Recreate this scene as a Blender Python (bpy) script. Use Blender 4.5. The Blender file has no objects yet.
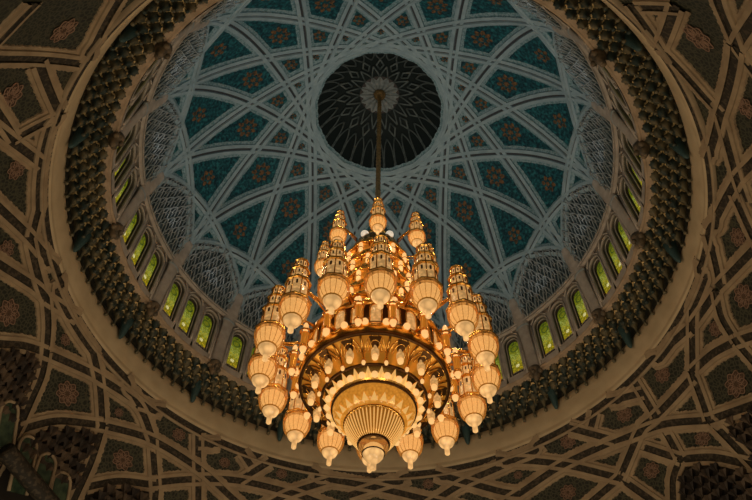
# Interior of a great dome seen from the hall floor: ribbed teal dome, window drum,
# muqarnas cornice, ribbed lower vault and a tiered gold chandelier on the axis.
import bpy, math, random
from math import sin, cos, pi, radians as rad, sqrt, hypot, atan2, degrees

random.seed(7)
SC = bpy.context.scene
COL = SC.collection
EZ = 1.6                      # eye height; heights below are measured from the eye
TAU = 2 * pi


# ------------------------------------------------------------------ materials
def mat(name, color, rough=.6, metal=0., emit=None, estr=0., spec=.3):
    m = bpy.data.materials.new(name)
    m.use_nodes = True
    b = m.node_tree.nodes['Principled BSDF']
    b.inputs['Base Color'].default_value = (*color, 1)
    b.inputs['Roughness'].default_value = rough
    b.inputs['Metallic'].default_value = metal
    b.inputs['Specular IOR Level'].default_value = spec
    if emit:
        b.inputs['Emission Color'].default_value = (*emit, 1)
        b.inputs['Emission Strength'].default_value = estr
    return m


def nodes(m):
    t = m.node_tree
    return t, t.nodes, t.links, t.nodes['Principled BSDF']


def add_noise_color(m, c1, c2, scale, detail=4, lo=.35, hi=.65, kind='noise', bump=0., c3=None):
    t, N, L, b = nodes(m)
    tc = N.new('ShaderNodeTexCoord')
    if kind == 'noise':
        n = N.new('ShaderNodeTexNoise')
        n.inputs['Scale'].default_value = scale
        n.inputs['Detail'].default_value = detail
        out = n.outputs['Fac']
    else:
        n = N.new('ShaderNodeTexVoronoi')
        n.inputs['Scale'].default_value = scale
        if kind == 'edge':
            n.feature = 'DISTANCE_TO_EDGE'
        out = n.outputs['Distance']
    L.new(tc.outputs['Object'], n.inputs['Vector'])
    r = N.new('ShaderNodeValToRGB')
    r.color_ramp.elements[0].position = lo
    r.color_ramp.elements[0].color = (*c1, 1)
    r.color_ramp.elements[1].position = hi
    r.color_ramp.elements[1].color = (*c2, 1)
    if c3:
        e = r.color_ramp.elements.new((lo + hi) / 2)
        e.color = (*c3, 1)
    L.new(out, r.inputs['Fac'])
    L.new(r.outputs['Color'], b.inputs['Base Color'])
    if bump:
        bp = N.new('ShaderNodeBump')
        bp.inputs['Strength'].default_value = bump
        bp.inputs['Distance'].default_value = .05
        L.new(out, bp.inputs['Height'])
        L.new(bp.outputs['Normal'], b.inputs['Normal'])
    return m


M = {}
M['rim'] = add_noise_color(mat('rim_plaster', (.4, .3, .19), .7), (.395, .31, .19), (.46, .365, .23), 1.3)
M['sill'] = add_noise_color(mat('sill_plaster', (.4, .3, .2), .6), (.27, .20, .13), (.37, .28, .19), 3)
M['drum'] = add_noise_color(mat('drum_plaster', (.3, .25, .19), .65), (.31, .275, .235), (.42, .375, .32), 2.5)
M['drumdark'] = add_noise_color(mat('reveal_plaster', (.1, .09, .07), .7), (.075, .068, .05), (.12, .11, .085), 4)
M['wall_back'] = mat('back_plaster', (.07, .065, .055), .8)  # dark grey plaster behind windows and grilles
M['muq'] = add_noise_color(mat('muqarnas_paint', (.06, .07, .05), .45), (.03, .045, .04), (.14, .12, .07), 2.2, lo=.42, hi=.6)
M['muqedge'] = mat('muqarnas_gilt_edge', (.48, .36, .17), .35, .2)
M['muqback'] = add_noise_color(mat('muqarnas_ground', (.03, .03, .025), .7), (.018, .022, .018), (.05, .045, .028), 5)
M['bossdark'] = add_noise_color(mat('boss_carving', (.12, .09, .06), .5), (.06, .05, .035), (.2, .145, .085), 4)
M['drop'] = mat('muqarnas_teal_drop', (.035, .07, .07), .45)
M['drib'] = add_noise_color(mat('dome_rib_paint', (.3, .37, .4), .6), (.25, .345, .385), (.33, .435, .475), 2)
M['driblace'] = add_noise_color(mat('dome_rib_lace', (.2, .29, .31), .65), (.12, .225, .25), (.26, .365, .40), 9, lo=.42, hi=.58)
M['groove'] = mat('dome_rib_groove', (.055, .062, .07), .7)
M['lattice'] = add_noise_color(mat('lunette_lattice_paint', (.28, .31, .31), .6), (.22, .26, .26), (.33, .36, .36), 3)
M['latback'] = add_noise_color(mat('lunette_ground', (.05, .08, .09), .7), (.035, .06, .07), (.09, .13, .14), 4)
M['teal'] = add_noise_color(mat('dome_teal_tile', (.02, .12, .12), .55), (.004, .026, .038), (.026, .175, .195), 6.5, 6, .36, .68, c3=(.010, .076, .094))
M['domemed'] = add_noise_color(mat('dome_medallion', (.2, .1, .04), .6), (.05, .042, .03), (.24, .12, .045), 7)
M['oculus'] = add_noise_color(mat('oculus_flute', (.1, .13, .13), .6), (.075, .10, .10), (.15, .18, .175), 3)
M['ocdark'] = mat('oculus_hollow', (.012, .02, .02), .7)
M['ocstar'] = add_noise_color(mat('oculus_star', (.2, .23, .23), .6), (.15, .18, .18), (.25, .28, .28), 5)
M['vrib'] = add_noise_color(mat('vault_rib_plaster', (.33, .235, .145), .65), (.235, .172, .105), (.325, .245, .15), 1.6)
M['vgroove'] = add_noise_color(mat('vault_rib_inlay_shade', (.06, .05, .035), .7), (.022, .018, .012), (.062, .047, .03), 7.5, 1, .50, .60)  # brown inlay colour with the groove's shadow painted in
M['vpanel'] = add_noise_color(mat('vault_panel', (.04, .04, .025), .6), (.060, .056, .034), (.010, .012, .008), 6.5, 5, .02, .22, kind='edge', c3=(.028, .032, .020))
M['vmed'] = mat('vault_medallion', (.25, .155, .105), .6)
M['vmedback'] = mat('vault_medallion_ground', (.085, .05, .03), .7)
M['lunmuq'] = add_noise_color(mat('vault_muqarnas', (.12, .085, .055), .6), (.018, .013, .010), (.10, .068, .042), 1.2, lo=.45, hi=.68)
M['lunback'] = mat('vault_niche_ground', (.02, .016, .012), .8)
M['archgreen'] = add_noise_color(mat('blind_arch_green', (.03, .05, .03), .6), (.012, .03, .018), (.055, .085, .045), 4)
M['gold'] = mat('polished_gold', (.88, .48, .11), .26, 1.0)
M['golddark'] = mat('dark_bronze', (.10, .045, .015), .4, .9)
M['goldpanel'] = mat('lit_amber_panel', (.60, .28, .04), .28, .7, (1., .36, .035), .20)
M['rod'] = add_noise_color(mat('rod_sleeve', (.2, .13, .05), .5), (.10, .065, .022), (.24, .155, .06), 8)
M['hallfloor'] = add_noise_color(mat('hall_carpet', (.2, .13, .08), .9), (.16, .10, .06), (.24, .17, .1), .8)
M['hallwall'] = mat('hall_wall', (.4, .33, .24), .8)


def crystal(name, base, emit, estr, scale):
    """lit cut crystal: beads that glow more and less, with a gloss of their own"""
    m = mat(name, base, .22, 0, emit, estr, .6)
    t, N, L, b = nodes(m)
    tc = N.new('ShaderNodeTexCoord')
    v = N.new('ShaderNodeTexVoronoi')
    v.inputs['Scale'].default_value = scale
    L.new(tc.outputs['Object'], v.inputs['Vector'])
    r = N.new('ShaderNodeMapRange')
    r.inputs['From Min'].default_value = 0.
    r.inputs['From Max'].default_value = .75
    r.inputs['To Min'].default_value = estr * 1.25
    r.inputs['To Max'].default_value = estr * .55
    L.new(v.outputs['Distance'], r.inputs['Value'])
    L.new(r.outputs['Result'], b.inputs['Emission Strength'])
    bp = N.new('ShaderNodeBump')
    bp.inputs['Strength'].default_value = .35
    bp.inputs['Distance'].default_value = .03
    L.new(v.outputs['Distance'], bp.inputs['Height'])
    L.new(bp.outputs['Normal'], b.inputs['Normal'])
    return m


def see_through(m, share, tint):
    t, N, L, b = nodes(m)
    tr = N.new('ShaderNodeBsdfTransparent')
    tr.inputs['Color'].default_value = (*tint, 1)
    mx = N.new('ShaderNodeMixShader')
    mx.inputs['Fac'].default_value = share
    out = [n for n in N if n.type == 'OUTPUT_MATERIAL'][0]
    L.new(b.outputs['BSDF'], mx.inputs[1])
    L.new(tr.outputs['BSDF'], mx.inputs[2])
    L.new(mx.outputs['Shader'], out.inputs['Surface'])
    return m


M['globe'] = see_through(crystal('lit_crystal_globe', (.42, .22, .07), (1., .46, .11), .30, 11), .5, (1., .84, .56))
M['core'] = mat('lit_lamp_core', (.5, .3, .14), .3, 0, (1., .64, .29), 1.04)
M['globetip'] = crystal('lit_crystal_tip', (.32, .16, .05), (1., .57, .21), .86, 5)
M['turret'] = crystal('lit_turret_glass', (.38, .22, .08), (1., .54, .18), .58, 9)
M['bulb'] = mat('lit_bulb', (.5, .32, .14), .25, 0, (1., .56, .20), .82)
M['white_lamp'] = mat('lit_white_lamp', (.7, .66, .6), .25, 0, (1., .86, .66), .55)
M['bowl'] = crystal('lit_crystal_bowl', (.75, .35, .05), (1., .38, .042), .40, 12)
M['flute'] = mat('lit_fluted_glass', (.75, .42, .12), .2, .4, (1., .56, .16), .60, .6)
M['amber'] = mat('deep_amber_glass', (.42, .19, .025), .25, .5, (1., .38, .035), .15)


def stained():
    m = mat('stained_glass', (.05, .07, .01), .25, 0, (1, 1, 1), .66)
    t, N, L, b = nodes(m)
    uv = N.new('ShaderNodeUVMap')
    uv.uv_map = 'UVMap'
    v = N.new('ShaderNodeTexVoronoi')
    v.inputs['Scale'].default_value = 7
    L.new(uv.outputs['UV'], v.inputs['Vector'])
    sep = N.new('ShaderNodeSeparateXYZ')
    L.new(uv.outputs['UV'], sep.inputs['Vector'])
    vc = N.new('ShaderNodeSeparateColor')
    L.new(v.outputs['Color'], vc.inputs['Color'])
    # each pane piece: colour by its height in the design plus its own chance
    mm = N.new('ShaderNodeMath'); mm.operation = 'MULTIPLY_ADD'
    L.new(vc.outputs['Red'], mm.inputs[0]); mm.inputs[1].default_value = .9
    L.new(sep.outputs['Y'], mm.inputs[2])
    dv = N.new('ShaderNodeMath'); dv.operation = 'DIVIDE'
    L.new(mm.outputs[0], dv.inputs[0]); dv.inputs[1].default_value = 4.2
    r = N.new('ShaderNodeValToRGB')
    es = r.color_ramp.elements
    es[0].position = 0.; es[0].color = (.14, .10, .004, 1)
    es[1].position = 1.; es[1].color = (.05, .10, .006, 1)
    for p, c in ((.10, (.66, .42, .01)), (.24, (.20, .19, .006)), (.34, (.55, .44, .02)), (.48, (.36, .42, .08)), (.60, (.26, .27, .010)), (.78, (.18, .19, .006))):
        e = es.new(p); e.color = (*c, 1)
    L.new(dv.outputs[0], r.inputs['Fac'])
    # ring motif in the head of the window and a flower at the foot
    def ringd(cx, cy):
        a = N.new('ShaderNodeVectorMath'); a.operation = 'DISTANCE'
        L.new(uv.outputs['UV'], a.inputs[0]); a.inputs[1].default_value = (cx, cy, 0)
        return a.outputs['Value']
    w = N.new('ShaderNodeMath'); w.operation = 'COMPARE'
    L.new(ringd(.5, 2.55), w.inputs[0]); w.inputs[1].default_value = .3; w.inputs[2].default_value = .05
    mx = N.new('ShaderNodeMix'); mx.data_type = 'RGBA'
    L.new(w.outputs[0], mx.inputs['Factor'])
    L.new(r.outputs['Color'], mx.inputs['A']); mx.inputs['B'].default_value = (.03, .07, .01, 1)
    f = N.new('ShaderNodeMath'); f.operation = 'LESS_THAN'
    L.new(ringd(.5, .62), f.inputs[0]); f.inputs[1].default_value = .17
    mx2 = N.new('ShaderNodeMix'); mx2.data_type = 'RGBA'
    L.new(f.outputs[0], mx2.inputs['Factor'])
    L.new(mx.outputs['Result'], mx2.inputs['A']); mx2.inputs['B'].default_value = (.95, .85, .35, 1)
    # lead lines
    e = N.new('ShaderNodeTexVoronoi'); e.feature = 'DISTANCE_TO_EDGE'
    e.inputs['Scale'].default_value = 7
    L.new(uv.outputs['UV'], e.inputs['Vector'])
    g = N.new('ShaderNodeMath'); g.operation = 'LESS_THAN'
    L.new(e.outputs['Distance'], g.inputs[0]); g.inputs[1].default_value = .045
    mx3 = N.new('ShaderNodeMix'); mx3.data_type = 'RGBA'
    L.new(g.outputs[0], mx3.inputs['Factor'])
    L.new(mx2.outputs['Result'], mx3.inputs['A']); mx3.inputs['B'].default_value = (.02, .03, .004, 1)
    L.new(mx3.outputs['Result'], b.inputs['Emission Color'])
    return m


M['stained'] = stained()


# ------------------------------------------------------------------ mesh helpers
class MB:
    def __init__(s):
        s.v, s.f, s.m, s.sm, s.uv = [], [], [], [], None

    def add(s, vs, fs, mi=0, smooth=True):
        o = len(s.v)
        s.v += [tuple(p) for p in vs]
        for f in fs:
            s.f.append(tuple(i + o for i in f))
            s.m.append(mi)
            s.sm.append(smooth)

    def lathe(s, prof, seg=32, mi=0, smooth=True, c=(0, 0), a0=0., a1=TAU, lobes=0, depth=0., split=None):
        closed = abs(a1 - a0 - TAU) < 1e-6
        n = seg if closed else seg + 1
        vs = []
        for r, z in prof:
            for i in range(n):
                a = a0 + (a1 - a0) * i / seg
                k = 1 + (depth * cos(lobes * a) if lobes else 0)
                vs.append((c[0] + r * k * sin(a), c[1] - r * k * cos(a), z))
        fs = []
        for j in range(len(prof) - 1):
            for i in range(seg):
                i2 = (i + 1) % n if closed else i + 1
                fs.append((j * n + i, j * n + i2, (j + 1) * n + i2, (j + 1) * n + i))
        s.add(vs, fs, mi, smooth)

    def tube(s, pts, r, n=6, mi=0, closed=False, smooth=True):
        import mathutils
        P = [mathutils.Vector(p) for p in pts]
        m = len(P)
        vs = []
        ref = None
        for i in range(m):
            a = P[i - 1] if (i > 0 or closed) else P[i]
            b = P[(i + 1) % m] if (i < m - 1 or closed) else P[i]
            T = (b - a).normalized()
            if ref is None:
                ref = mathutils.Vector((0, 0, 1)) if abs(T.z) < .9 else mathutils.Vector((1, 0, 0))
            U = (ref - T * ref.dot(T))
            U = U.normalized() if U.length > 1e-6 else T.orthogonal().normalized()
            ref = U
            W = T.cross(U)
            rr = r[i] if isinstance(r, (list, tuple)) else r
            for k in range(n):
                q = P[i] + (U * cos(TAU * k / n) + W * sin(TAU * k / n)) * rr
                vs.append(tuple(q))
        fs = []
        for i in range(m if closed else m - 1):
            i2 = (i + 1) % m
            for k in range(n):
                k2 = (k + 1) % n
                fs.append((i * n + k, i * n + k2, i2 * n + k2, i2 * n + k))
        if not closed:
            fs.append(tuple(range(n))[::-1])
            fs.append(tuple((m - 1) * n + k for k in range(n)))
        s.add(vs, fs, mi, smooth)

    def ball(s, c, r, mi=0, seg=10, rings=6, sz=1.):
        vs, fs = [], []
        for j in range(rings + 1):
            t = pi * j / rings
            for i in range(seg):
                a = TAU * i / seg
                vs.append((c[0] + r * sin(t) * cos(a), c[1] + r * sin(t) * sin(a), c[2] + r * cos(t) * sz))
        for j in range(rings):
            for i in range(seg):
                i2 = (i + 1) % seg
                fs.append((j * seg + i, (j + 1) * seg + i, (j + 1) * seg + i2, j * seg + i2))
        s.add(vs, fs, mi)

    def box(s, c, d, mi=0, rz=0.):
        vs = []
        for x in (-1, 1):
            for y in (-1, 1):
                for z in (-1, 1):
                    px, py = x * d[0] / 2, y * d[1] / 2
                    vs.append((c[0] + px * cos(rz) - py * sin(rz), c[1] + px * sin(rz) + py * cos(rz), c[2] + z * d[2] / 2))
        s.add(vs, [(0, 1, 3, 2), (4, 6, 7, 5), (0, 4, 5, 1), (2, 3, 7, 6), (0, 2, 6, 4), (1, 5, 7, 3)], mi, False)

    def merge(s, o, f=lambda p: p, mo=0):
        k = len(s.v)
        s.v += [f(p) for p in o.v]
        s.f += [tuple(i + k for i in q) for q in o.f]
        s.m += [i + mo for i in o.m]
        s.sm += o.sm

    def build(s, name, mats, parent=None, loc=(0, 0, 0), rz=0.):
        me = bpy.data.meshes.new(name)
        me.from_pydata(s.v, [], s.f)
        for q in (mats if isinstance(mats, (list, tuple)) else [mats]):
            me.materials.append(q if not isinstance(q, str) else M[q])
        me.polygons.foreach_set('material_index', s.m)
        me.polygons.foreach_set('use_smooth', s.sm)
        if s.uv:
            l = me.uv_layers.new(name='UVMap')
            for lp in me.loops:
                l.data[lp.index].uv = s.uv[lp.vertex_index]
        me.update()
        o = bpy.data.objects.new(name, me)
        COL.objects.link(o)
        o.location = loc
        o.rotation_euler = (0, 0, rz)
        if parent:
            o.parent = parent
        return o


def dup(o, parent, loc=None, rz=None, scale=None):
    c = o.copy()
    COL.objects.link(c)
    c.parent = parent
    if loc is not None:
        c.location = loc
    if rz is not None:
        c.rotation_euler = (0, 0, rz)
    if scale is not None:
        c.scale = (scale,) * 3
    return c


def dup_tree(o, parent, loc=None, rz=None, scale=None):
    kids = [k for k in o.children]
    c = dup(o, parent, loc, rz, scale)
    for k in kids:
        dup(k, c)
    return c


def pol(az, R, z):
    return (R * sin(az), -R * cos(az), z)


def structure(name, mb, mats, label=None, loc=(0, 0, EZ)):
    o = mb.build(name, mats, None, loc)
    o['kind'] = 'structure'
    if label:
        o['label'] = label
    return o


def ribbon(path, prof, normal, lace=None):
    """sweep prof [(offset across, height, material of the strip to the next)] along path;
    normal(p) is the unit vector the height goes along; lace = (index set, amplitude, count per metre)"""
    import mathutils
    P = [mathutils.Vector(p) for p in path]
    mb = MB()
    m, k = len(P), len(prof)
    vs = []
    L = 0.
    for i in range(m):
        a, b = P[max(i - 1, 0)], P[min(i + 1, m - 1)]
        if i:
            L += (P[i] - P[i - 1]).length
        T = (b - a).normalized()
        Nn = mathutils.Vector(normal(P[i]))
        B = T.cross(Nn).normalized()
        for j, (o, h, _) in enumerate(prof):
            oo = o
            if lace and j in lace[0]:
                w = abs(sin(pi * L * lace[2]))
                oo = o + math.copysign(lace[1] * (w - .5), o)
            vs.append(tuple(P[i] + B * oo + Nn * h))
    for j in range(k - 1):
        fs = [(i * k + j, i * k + j + 1, (i + 1) * k + j + 1, (i + 1) * k + j) for i in range(m - 1)]
        for f in fs:
            mb.f.append(f); mb.m.append(prof[j][2]); mb.sm.append(False)
    mb.v = vs
    return mb


# ------------------------------------------------------------------ the dome
DZ, DR = 26.26, 10.55         # centre height and radius of the dome sphere
BAY = TAU / 16


def dome_z(R, rad_=DR):
    return DZ + sqrt(max(rad_ * rad_ - R * R, 0))


def dome_n(p):
    v = (-p[0], -p[1], DZ - p[2])
    l = sqrt(sum(c * c for c in v))
    return tuple(c / l for c in v)


mb = MB()
a0, a1 = math.acos(3.6 / DR), math.asin((27.3 - DZ) / DR)
mb.lathe([(DR * cos(a1 + (a0 - a1) * i / 40), DZ + DR * sin(a1 + (a0 - a1) * i / 40)) for i in range(41)], 128)
dome = structure('ceiling_dome', mb, 'teal', 'teal tiled dome with pale interlaced ribs above the windows')

RIBP = [(-.40, .012, 1), (-.26, .02, 1), (-.25, .11, 0), (-.075, .13, 0), (-.055, .04, 2), (.055, .04, 0), (.075, .13, 0), (.25, .11, 1), (.26, .02, 1), (.40, .012, 1)]


def chord(d, Rend, n, lift):
    S = sqrt(Rend * Rend - d * d)
    pts = []
    for i in range(n + 1):
        s = -S + 2 * S * i / n
        pts.append((s, -d, DZ + sqrt(DR * DR - d * d - s * s)))
    return ribbon(pts, [(o, h + (lift if 0 < j < 9 else 0), m) for j, (o, h, m) in enumerate(RIBP)], dome_n, ({0, 9}, .085, 2.6))


rib0 = arch0 = None
for k in range(16):
    # a hair of lift between crossing ribs keeps their faces apart
    chord(3.80, 10.42, 150, .0021 * (k % 16)).build('rib', ['drib', 'driblace', 'groove'], dome, rz=k * BAY)
for k in range(16):
    chord(9.50, 10.42, 64, .036 + .002 * (k % 2)).build('arch_rib', ['drib', 'driblace', 'groove'], dome, rz=k * BAY)


def on_dome(az, R, inset):
    return pol(az, R, 0)[:2] + (dome_z(R),)


def medallion(r, petals, seg=40):
    """flower medallion lying in the xy plane, height along z"""
    m = MB()
    for q, (rr, h) in enumerate(((1., .02), (.62, .05), (.30, .08))):
        ring = [(0, 0, h + .02)]
        for i in range(seg):
            a = TAU * i / seg
            x = r * rr * (1 + .22 * cos(petals * a + q * pi))
            ring.append((x * cos(a), x * sin(a) * 1.25, h))
        m.add(ring, [(0, 1 + i, 1 + (i + 1) % seg) for i in range(seg)], q % 2, False)
    return m


def place_on(mbx, name, mats, parent, p, n, up, loc0=(0, 0, 0)):
    """build mbx with local z along n and local y along up at p (baked into the mesh)"""
    import mathutils
    n = mathutils.Vector(n).normalized()
    up = mathutils.Vector(up)
    y = (up - n * up.dot(n)).normalized()
    x = y.cross(n)
    o = MB()
    P = mathutils.Vector(p)
    o.merge(mbx, lambda v: tuple(P + x * v[0] + y * v[1] + n * v[2]))
    return o.build(name, mats, parent)


for row, (off, R, r, pet) in enumerate(((.5, 9.0, .34, 6), (0., 7.02, .44, 8), (.5, 5.56, .27, 6), (0., 4.78, .17, 4))):
    m = medallion(r, pet)
    first = None
    for k in range(16):
        if first is None:
            az = off * BAY
            p = on_dome(az, R, 0)
            first = place_on(m, 'medallion', ['domemed', 'teal'], dome, p, dome_n(p), (0, 0, 1))
        else:
            dup(first, dome, rz=k * BAY)


# lunettes over the windows: staggered little pointed arches on a darker blue-grey ground
def lunette():
    g, m = MB(), MB()
    n = 22
    inset = .05

    def Rmin(a):
        return 9.42 / cos(max(a, BAY - a))
    vs, fs = [], []
    for i in range(n + 1):
        a = BAY * i / n
        for j in range(9):
            R = 10.5 + (min(Rmin(a), 10.5) - 10.5) * j / 8
            vs.append(pol(a, R, dome_z(R) - .0))
    vs = [tuple(c + inset * d for c, d in zip(v, dome_n(v))) for v in vs]
    for i in range(n):
        for j in range(8):
            fs.append((i * 9 + j, i * 9 + j + 1, (i + 1) * 9 + j + 1, (i + 1) * 9 + j))
    g.add(vs, fs)

    def pt(a, t, out):
        th = t / DR
        R = DR * cos(th)
        p = pol(a, R, DZ + DR * sin(th))
        d = dome_n(p)
        return tuple(c + out * e for c, e in zip(p, d)), R
    rows = 7
    for r in range(rows):
        v0 = 0.92 + r * .52
        cells = 7
        w = BAY / cells
        for c in range(-1, cells + 1):
            uc = (c + .5 + (.5 if r % 2 else 0)) * w
            for scale, out, rad_ in ((1., .16, .034), (.58, .10, .024)):
                ln = []
                for t in (-1, -1, -.99, -.95, -.87, -.74, -.55, -.3, 0, .3, .55, .74, .87, .95, .99, 1, 1):
                    u = uc + t * w * .5 * scale
                    v = v0 + .98 * scale * sqrt(max(0, 1 - ((abs(t) + .55) / 1.55) ** 2)) / .935
                    p, R = pt(u, v, out + .06 * (1 - abs(t)))
                    ok = 0.02 <= u <= BAY - .02 and R > Rmin(min(max(u, 0), BAY)) + .03 and v > 1.02
                    if ok:
                        ln.append(p)
                    elif len(ln) > 1:
                        m.tube(ln, rad_, 4); ln = []
                    else:
                        ln = []
                if len(ln) > 1:
                    m.tube(ln, rad_, 4)
    return g, m


lg, lm = lunette()
L0 = lg.build('lunette', 'latback', dome)
lm.build('lattice', 'lattice', L0)
for k in range(1, 16):
    dup_tree(L0, dome, rz=k * BAY)

# oculus: fluted recess, star and boss
mb = MB()
mb.lathe([(3.62, 36.1), (3.50, 36.35), (3.22, 36.9), (2.92, 37.55), (2.45, 38.1), (1.9, 38.5), (1.15, 38.85)], 96)
oc = mb.build('oculus', 'ocdark', dome)
mb = MB()
mb.lathe([(3.84, 36.0), (3.76, 35.96), (3.64, 36.02), (3.60, 36.12), (3.50, 36.3)], 96)
mb.build('rim', 'drib', oc)
m = MB()
for sgn in (-1, 1):
    pts = []
    for i in range(9):
        t = (i / 8) ** .8
        R = 3.56 - 1.06 * t ** 1.15
        z = 36.22 + 1.80 * t ** .85
        pts.append(pol(sgn * TAU / 64 * (1 - t ** 5) * .90, R - .03, z))
    m.tube(pts, [.042] * 8 + [.06], 5)
fl = m.build('flute', 'oculus', oc)
for k in range(1, 32):
    dup(fl, oc, rz=k * TAU / 32)
m = MB()
for sgn in (-1, 1):
    m.tube([pol(0, 2.44, 38.02), pol(sgn * TAU / 64, 2.05, 38.28), pol(0, 1.72, 38.5), ], .055, 5)
    m.tube([pol(sgn * TAU / 32, 1.95, 38.32), pol(sgn * TAU / 64, 1.5, 38.6), pol(0, 1.16, 38.78)], .05, 5)
sc = m.build('star_cell', 'oculus', oc)
for k in range(1, 16):
    dup(sc, oc, rz=k * TAU / 16)
m = MB()
prof = []
st = [(0, 0, 39.0)]
for i in range(32):
    r = 1.22 if i % 2 == 0 else .95
    st.append(pol(TAU * i / 32, r, 38.78))
m.add(st, [(0, 1 + i, 1 + (i + 1) % 32) for i in range(32)], 0, False)
for i in range(16):
    m.tube([pol(TAU * i / 16, .3, 38.9), pol(TAU * i / 16, 1.16, 38.75)], .022, 4)
m.build('star', 'ocstar', oc)

# ------------------------------------------------------------------ drum with windows
RW = 10.78                    # front of the drum wall
W3 = 1.5 * rad(6.25)


def cyl(u, R, z):
    return pol(u / RW, R, z)


def arch_outline(w, zb, zs, zt, n=12):
    pts = [(-w, zb)]
    for i in range(4):
        pts.append((-w, zb + (zs - zb) * (i + 1) / 4))
    for i in range(1, n):
        t = pi - pi * i / n
        pts.append((w * cos(t), zs + (zt - zs) * sin(t) ** .9))
    for i in range(4):
        pts.append((w, zs - (zs - zb) * i / 4))
    pts.append((w, zb))
    for i in range(1, 5):
        pts.append((w - 2 * w * i / 5, zb))
    return pts


OW, OB, OS, OT = .40, 24.52, 26.62, 27.10
OUT = arch_outline(OW, OB, OS, OT)


def bay_wall():
    m = MB()
    hw, z0, z1 = .5 * rad(6.25) * RW, 24.15, 27.42
    zc = 25.8
    for c in (-1, 0, 1):
        cu = c * rad(6.25) * RW
        n = len(OUT)
        vs = []
        for (u, z) in OUT:
            k = min(hw / abs(u) if abs(u) > 1e-6 else 9e9, ((z1 - zc) / (z - zc)) if z > zc else ((z0 - zc) / (z - zc)) if z < zc else 9e9)
            vs.append(cyl(cu + u, RW, z))
            vs.append(cyl(cu + u * k, RW, zc + (z - zc) * k))
            vs.append(cyl(cu + u, RW + .34, z))
        fs1 = [(3 * i, 3 * i + 1, 3 * ((i + 1) % n) + 1, 3 * ((i + 1) % n)) for i in range(n)]
        fs2 = [(3 * i, 3 * i + 2, 3 * ((i + 1) % n) + 2, 3 * ((i + 1) % n)) for i in range(n)]
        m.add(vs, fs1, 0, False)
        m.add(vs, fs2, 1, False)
        # corners of the cell
        for su in (-1, 1):
            pass
    # strips beside the three cells, behind the pilasters
    for s in (-1, 1):
        m.add([cyl(s * 3 * hw, RW, z0), cyl(s * (BAY / 2) * RW, RW, z0), cyl(s * (BAY / 2) * RW, RW, z1), cyl(s * 3 * hw, RW, z1)], [(0, 1, 2, 3)], 0, False)
    return m


mb = MB()
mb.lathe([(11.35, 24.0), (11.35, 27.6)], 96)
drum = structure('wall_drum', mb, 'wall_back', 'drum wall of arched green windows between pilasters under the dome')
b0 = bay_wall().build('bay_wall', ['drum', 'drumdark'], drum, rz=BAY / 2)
for k in range(1, 16):
    dup(b0, drum, rz=(k + .5) * BAY)
m = MB()
m.lathe([(10.80, 27.38), (10.70, 27.40), (10.62, 27.48), (10.42, 27.50), (10.40, 27.34), (10.60, 27.22)], 96)
m.build('ledge', 'drum', drum)

# pilaster with colonnettes and spreading capital
m = MB()
prof = [(.34, 24.1), (.34, 24.3), (.30, 24.4), (.29, 25.5), (.29, 26.5), (.31, 26.85), (.34, 27.1), (.37, 27.3), (.40, 27.5), (.40, 27.7), (.36, 28.0), (.3, 28.4), (.2, 28.8)]
tmp = MB()
tmp.lathe(prof, 14)
m.merge(tmp, lambda p: (p[0], p[1] * .42 - (10.82 - .27 * max(0, min(p[2], 27.3) - 24.2) / 3.1 - .30 * max(0, p[2] - 27.3)), p[2]))
pil = m.build('pilaster', 'drum', drum)
m = MB()
m.lathe([(.33, 26.98), (.38, 27.02), (.38, 27.08), (.33, 27.12)], 14)
m.lathe([(.40, 27.42), (.46, 27.5), (.46, 27.6), (.40, 27.66)], 14)
t2 = MB()
t2.merge(m, lambda p: (p[0], p[1] * .42 - (10.82 - .27 * (min(p[2], 27.3) - 24.2) / 3.1), p[2]))
t2.build('capital', 'lattice', pil)
m = MB()
for s in (-1, 1):
    m.tube([cyl(s * .39, RW - .03, 24.25), cyl(s * .39, RW - .05, 27.1)], .05, 6)
m.build('colonnette', 'drum', pil)
m = MB()
m.lathe([(.0, 23.50), (.08, 23.55), (.14, 23.66), (.20, 23.85), (.27, 24.0), (.31, 24.12), (.31, 24.24), (.2, 24.27)], 14, c=(0, -10.80))
for s in (-1, 1):
    m.ball((s * .26, -10.78, 23.95), .13, 0, 8, 6)
m.ball((0, -10.55, 23.9), .12, 0, 8, 6)
m.build('boss', 'bossdark', pil)
for k in range(1, 16):
    dup_tree(pil, drum, rz=k * BAY)

# sill rail
m = MB()
pts = []
for i in range(160):
    a = TAU * i / 160
    pts.append(pol(a, 10.84 + .06 * abs(sin(8 * a)), 24.2))
m.tube(pts, .10, 6, closed=True)
m.lathe([(11.1, 24.08), (10.9, 24.10), (10.86, 24.22), (11.1, 24.26)], 96)
m.build('sill_rail', 'sill', drum)


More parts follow.
